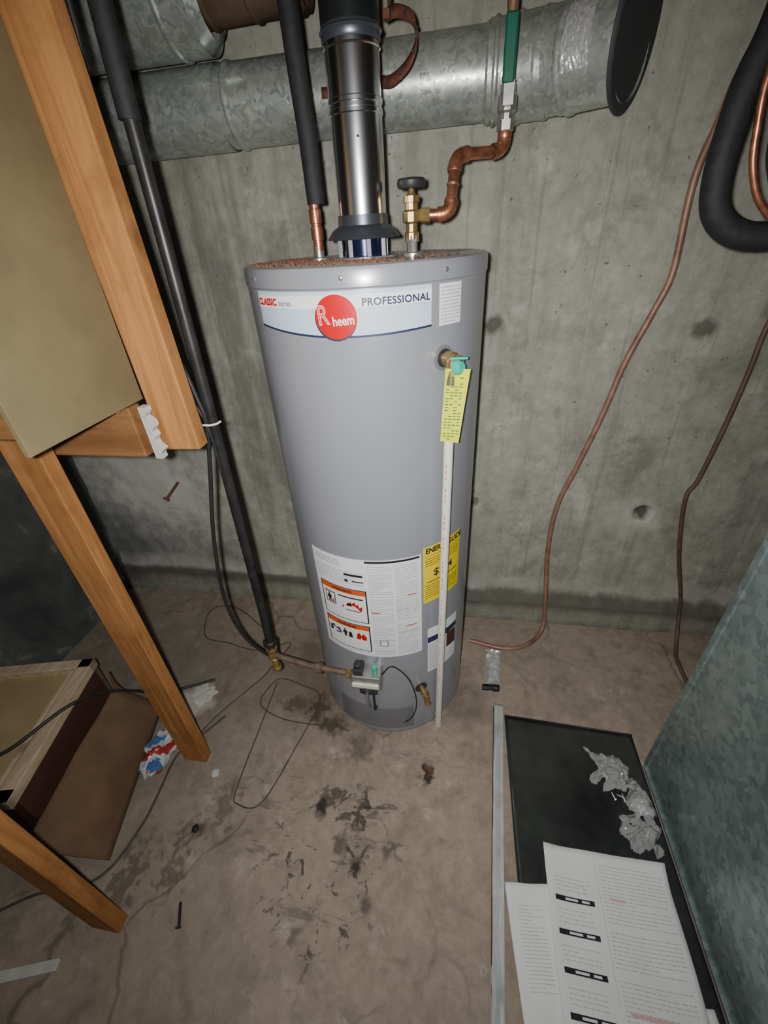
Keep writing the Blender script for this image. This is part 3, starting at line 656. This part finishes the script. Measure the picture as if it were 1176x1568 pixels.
# ------------------------------------------------------------------ floor items right
def rough_sheet(name,fn,nu,nv,mat,parent=None,th=.0008,smooth=True,keep=None):
    V=[fn(i/nu,j/nv) for j in range(nv+1) for i in range(nu+1)]
    Fc=[(j*(nu+1)+i,j*(nu+1)+i+1,(j+1)*(nu+1)+i+1,(j+1)*(nu+1)+i) for j in range(nv) for i in range(nu) if keep is None or keep((i+.5)/nu,(j+.5)/nv)]
    o=mk(name,V,Fc,mat,parent,smooth)
    s=o.modifiers.new("s",'SOLIDIFY'); s.thickness=th; return o
sh=empty("dark_metal_sheet")
def fsh(u,v):
    x=.222+.445*u; y=.10+.885*v-.02*u
    return (x,y,.004+.003*noise.noise(Vector((x*6,y*6,3))))
rough_sheet("sheet_panel",fsh,30,50,M['sheet'],sh,.0015)
sweep("rolled_edge",[(.222,.985,.007),(.667,.965,.007)],.003,M['sheet'],sh,8)
ws=empty("white_metal_strip")
def fws(u,v):
    y=-.1+1.13*v; x=.136+.066*(y+.0)/1.03-.016+.034*u
    return (x,y,.005+.002*math.sin(u*6.28)+.006*noise.noise(Vector((x*12,y*7,1)))+.003*noise.noise(Vector((x*40,y*20,1))))
rough_sheet("strip_face",fws,8,120,M['whitestrip'],ws)
sweep("strip_seam",[(.119,-.1,.004),(.152,.5,.004),(.184,1.02,.004)],.002,M['wire'],ws,6)
ft=empty("crumpled_foil_tape")
def fft(u,v):
    y=1.10+.185*v; x=.150+.062*u+.012*v
    lift=.0 if v>.25 else (.25-v)/.25
    return (x,y,.012+.016*math.sin(u*3.1)*(.3+.7*(1-v))+.014*noise.noise(Vector((x*38,y*38,7)))+.012*lift*lift)
rough_sheet("foil_piece",fft,16,34,M['foil'],ft,.0008,False)
def fdk(u,v):
    y=1.085+.03*v; x=.142+.068*u
    return (x,y,.006+.012*math.sin(v*3.1)+.006*noise.noise(Vector((x*60,y*60,2))))
rough_sheet("curled_backing",fdk,12,6,M['black'],ft)
hb=empty("clear_hardware_bag")
def mkbag(nm,x0,x1,y0,y1,h,sd,mat='plastic'):
    def f(u,v):
        x=x0+(x1-x0)*u; y=y0+(y1-y0)*v; c=math.sin(u*3.14)*math.sin(v*3.14)
        return (x+.02*noise.noise(Vector((y*22,x*5,sd))),y+.02*noise.noise(Vector((x*22,y*5,sd))),.013+c*h+1.3*h*c*abs(noise.noise(Vector((x*38,y*38,sd))))+.010*noise.noise(Vector((x*90,y*90,9)))*(.25+c))
    rough_sheet(nm,f,40,44,M[mat],hb,.0006,False,lambda u,v:math.hypot((u-.5)*2,(v-.5)*2)<.80+.55*noise.noise(Vector((u*4,v*4,sd))))
mkbag("bag_film",.48,.62,.75,.90,.026,4); mkbag("bag_film",.555,.665,.665,.80,.04,8); mkbag("bag_film",.53,.665,.585,.70,.03,12)
mkbag("bag_highlight_fold",.585,.645,.68,.76,.034,17,'foil')
rr=random.Random(11)
for i in range(6):
    x=rr.uniform(.53,.63); y=rr.uniform(.62,.84); a=rr.uniform(0,3.14)
    lathe("bag_screw",[(.005,0),(.005,.003),(.002,.004),(.0015,.022)],(x,y,.014),M['foil'],hb,8,(math.cos(a),math.sin(a),.2))
pp=empty("instruction_papers")
def page(nm,c,rot,w,h,z,curl,nr,seed):
    ca,sa=math.cos(rot),math.sin(rot); rg=random.Random(seed)
    def P_(u,v,dz=0):
        x=(u-.5)*w; y=(v-.5)*h
        zz=z+curl*(u-.5)**2*2+.010*noise.noise(Vector((u*3+seed,v*3,0)))+.07*max(0,v-.85)
        return (c[0]+x*ca-y*sa,c[1]+x*sa+y*ca,zz+dz)
    rough_sheet(nm,lambda u,v:P_(u,v),24,24,M['paper'],pp,.0006)
    V=[];Fc=[];Mi=[];mats=[M['page_ink'],M['black'],M['pink'],M['white']]
    def q(u0,u1,v0,v1,k,dz):
        n=max(1,int((u1-u0)/.05)); b=len(V)
        for i in range(n+1):
            u=u0+(u1-u0)*i/n; V.extend([P_(u,v0,dz),P_(u,v1,dz)])
        for i in range(n): Fc.append((b+2*i,b+2*i+2,b+2*i+3,b+2*i+1)); Mi.append(k)
    return q,V,Fc,Mi,mats,rg
def dash(q,rg,u0,u1,v0,v1,pitch,h,k=0,dz=.0012):
    v=v1
    while v>v0:
        u=u0; e=u1 if rg.random()<.8 else u0+(u1-u0)*rg.uniform(.3,.8)
        while u<e-.01:
            w=rg.uniform(.015,.05); q(u,min(u+w,e),v-h,v,k,dz); u+=w+.008
        v-=pitch
q,V,Fc,Mi,mats,rg=page("page_left",(.305,.33),math.radians(6),.215,.30,.016,.01,0,3)
dash(q,rg,.12,.42,.3,.85,.024,.005); dash(q,rg,.5,.9,.3,.85,.024,.005)
mk("page_left_print",V,Fc,None,pp,False,Mi,mats)
q,V,Fc,Mi,mats,rg=page("open_booklet",(.458,.372),math.radians(-1),.325,.40,.026,.02,0,5)
for v in (.69,.52,.34,.15):
    q(.06,.37,v,v+.028,1,.0014); q(.14,.24,v+.008,v+.02,3,.002); q(.27,.33,v+.008,v+.02,3,.002)
    dash(q,rg,.07,.35,v+.045,v+.13,.022,.004)
dash(q,rg,.45,.95,.62,.93,.020,.004); dash(q,rg,.45,.95,.40,.58,.020,.004); dash(q,rg,.45,.95,.05,.36,.020,.004)
q(.42,.423,.02,.97,0,.0012); q(.5,.62,.74,.755,2,.0016); q(.48,.9,.22,.235,2,.0016)
mk("open_booklet_print",V,Fc,None,pp,False,Mi,mats)
q,V,Fc,Mi,mats,rg=page("loose_page",(.50,.15),math.radians(4),.30,.28,.014,.01,0,8)
dash(q,rg,.07,.9,.1,.9,.03,.006); mk("loose_page_print",V,Fc,None,pp,False,Mi,mats)

# ------------------------------------------------------------------ left floor items
cr=empty("wooden_drawer_crate"); Rz=Matrix.Rotation(math.radians(13),3,'Z')
cc=(-1.47,.555,0)
def cbox(n,lo,hi,mat,b=.003): box(n,[lo[0]+cc[0],lo[1]+cc[1],lo[2]],[hi[0]+cc[0],hi[1]+cc[1],hi[2]],mat,cr,b,Rz,cc)
cbox("base",(-.22,-.24,0),(.22,.24,.02),M['redside']); cbox("side_right",(.20,-.24,0),(.22,.24,.285),M['redside'])
cbox("side_left",(-.22,-.24,0),(-.20,.24,.285),M['redside']); cbox("side_far",(-.22,.22,0),(.22,.24,.285),M['cratewood']); cbox("side_near",(-.22,-.24,0),(.22,-.22,.285),M['redside'])
cbox("rim_right",(.178,-.245,.262),(.225,.245,.30),M['cratewood']); cbox("rim_left",(-.225,-.245,.262),(-.178,.245,.30),M['cratewood'])
cbox("rim_far",(-.225,.205,.262),(.225,.245,.30),M['cratewood']); cbox("rim_near",(-.225,-.245,.262),(.225,-.205,.30),M['cratewood'])
cbox("inset_board",(-.2,-.23,.262),(.2,.23,.272),M['crate'])
cbox("rim_lip",(.145,-.21,.272),(.160,.21,.286),M['cratewood'])
cd=empty("cardboard_sheet")
def fcd(u,v):
    a=Vector((-1.00,.36,.005)); b=Vector((-1.14,.86,.005)); c=Vector((-1.14,.30,.20)); e_=Vector((-1.235,.80,.20))
    p_=a.lerp(b,u).lerp(c.lerp(e_,u),v); return (p_.x+.01*math.sin(v*3.1),p_.y,p_.z+.012*noise.noise(Vector((u*3,v*2,0)))*v)
rough_sheet("folded_board",fcd,16,10,M['card'],cd,.004)
def fcd2(u,v):
    a=Vector((-1.14,.86,.005)); b=Vector((-1.27,.82,.005)); c=Vector((-1.235,.80,.20)); e_=Vector((-1.30,.86,.2))
    p_=a.lerp(b,u).lerp(c.lerp(e_,u),v); return tuple(p_)
rough_sheet("end_flap",fcd2,6,6,M['card'],cd,.004)
sb=empty("crumpled_snack_bag")
V=[];Fc=[];Mi=[]; nu,nv=30,24
for j in range(nv+1):
    for i in range(nu+1):
        t=2*math.pi*i/nu; ph=math.pi*j/nv
        r=.047*(1+.45*noise.noise(Vector((math.cos(t)*1.8,math.sin(t)*1.8,j*.25)))+.15*noise.noise(Vector((math.cos(t)*6,math.sin(t)*6,j*.7))))
        V.append((-1.02+r*1.0*math.sin(ph)*math.cos(t),.665+r*1.6*math.cos(ph),.040+r*.8*math.sin(ph)*math.sin(t)))
for j in range(nv):
    for i in range(nu):
        Fc.append((j*(nu+1)+i,j*(nu+1)+i+1,(j+1)*(nu+1)+i+1,(j+1)*(nu+1)+i)); k=noise.noise(Vector((i*.16,j*.2,3)))
        Mi.append(0 if k>.22 else (1 if k<-.26 else 2))
mk("bag_body",V,Fc,None,sb,False,Mi,[M['bagred'],M['bagblue'],M['bagwhite']])
def floorwire(nm,pts,r,mat):
    e_=empty(nm); sweep("wire",catmull([(x,y,r+.001) for x,y in pts],7),r,mat,e_,8)
floorwire("loose_wire",[(-.82,1.25),(-.903,1.308),(-1.05,1.40),(-1.16,1.42),(-1.208,1.361),(-1.149,1.220),(-1.019,1.195),(-.86,1.17),(-.724,1.228),(-.76,1.1),(-.786,1.029),(-.885,.866),(-.935,.753)],.0023,M['wire'])
floorwire("loose_wire.001",[(-.357,.85),(-.42,.87),(-.500,.860),(-.637,.869),(-.737,.913),(-.74,.98),(-.701,1.039),(-.6,1.02),(-.506,.970),(-.543,.754),(-.595,.574),(-.671,.560),(-.697,.601),(-.704,.834),(-.709,1.022)],.0020,M['wire'])
floorwire("extension_cord",[(-.86,.85),(-.885,.811),(-.930,.74),(-.97,.675,),(-.962,.56),(-.958,.467),(-.985,.342),(-1.06,.28),(-1.157,.256),(-1.25,.2),(-1.4,.1)],.0040,M['wire'])
e_=empty("black_power_cord"); sweep("cord",catmull([(-1.75,.35,.36),(-1.5,.42,.315),(-1.333,.475,.31),(-1.235,.65,.315),(-1.19,.76,.24),(-1.127,.87,.08),(-1.08,.93,.03),(-.98,1.0,.008)],8),.0055,M['cable'],e_,10)
box("wood_strip",(-1.22,.085,.003),(-.97,.11,.016),M['drywall'],None,.002,Matrix.Rotation(math.radians(18),3,'Z'))
def lump(nm,x,y,r,mat,sq=.4,seed=0,amp=.35,fr=1.6):
    bpy.ops.mesh.primitive_ico_sphere_add(subdivisions=4,radius=1,location=(0,0,0)); o=bpy.context.object; o.name=nm; o.data.name=nm
    for v in o.data.vertices:
        k=1+amp*noise.noise(v.co*fr+Vector((seed,0,0)))+.15*noise.noise(v.co*5+Vector((seed,0,0)))
        v.co=Vector((x+v.co.x*k*r,y+v.co.y*k*r,max(0,.001+r*sq*.7+v.co.z*k*r*sq)))
    o.data.materials.append(mat); return o
lump("concrete_chip",-.796,.641,.013,M['drywall'],.5,1); lump("concrete_chip.001",-.777,.474,.011,M['iron'],.5,2)
lump("rubble_chunk",-.050,.748,.014,M['debris'],.25,3,.9,2); lump("mortar_scrap",-.040,.835,.028,M['floor'],.2,4,1.0,2)
lump("concrete_chip.002",-1.00,.93,.04,M['drywall'],.12,5,.8,2)
e_=empty("rusty_nail"); sweep("nail_shank",[(-.725,.30,.004),(-.70,.25,.004)],.004,M['iron'],e_,8); lathe("nail_head",[(.008,0),(.008,.002)],(-.7,.25,.009),M['iron'],e_,10,(.4,-.9,0))

# ------------------------------------------------------------------ camera
F=921.0; p=math.radians(33.1); psi=math.radians(11.1); rho=math.radians(3.77)
C=Vector((0,0,1.57))
Fw=Vector((-math.sin(psi)*math.cos(p),math.cos(psi)*math.cos(p),-math.sin(p)))
R0=Vector((math.cos(psi),math.sin(psi),0)); U0=R0.cross(Fw)
R=R0*math.cos(rho)-U0*math.sin(rho); U=U0*math.cos(rho)+R0*math.sin(rho)
cam=bpy.data.cameras.new("camera"); co=bpy.data.objects.new("camera",cam); SC.collection.objects.link(co)
co.matrix_world=Matrix(((R.x,U.x,-Fw.x,C.x),(R.y,U.y,-Fw.y,C.y),(R.z,U.z,-Fw.z,C.z),(0,0,0,1)))
cam.sensor_fit='HORIZONTAL'; cam.sensor_width=36; cam.lens=36*F/1659; cam.clip_start=.02
SC.camera=co
# ------------------------------------------------------------------ light: phone flash + dim ambient
l=bpy.data.lights.new("phone_flash",'SPOT'); l.energy=84; l.spot_size=math.radians(148); l.spot_blend=1; l.shadow_soft_size=.012; l.color=(1,.985,.95)
lo=bpy.data.objects.new("phone_flash",l); SC.collection.objects.link(lo)
lo.matrix_world=Matrix.Translation(Vector((-.03,-.02,1.585)))@co.matrix_world.to_3x3().to_4x4()
w=bpy.data.worlds.new("world"); SC.world=w; w.use_nodes=True
w.node_tree.nodes["Background"].inputs[0].default_value=(.85,.92,1,1); w.node_tree.nodes["Background"].inputs[1].default_value=.07
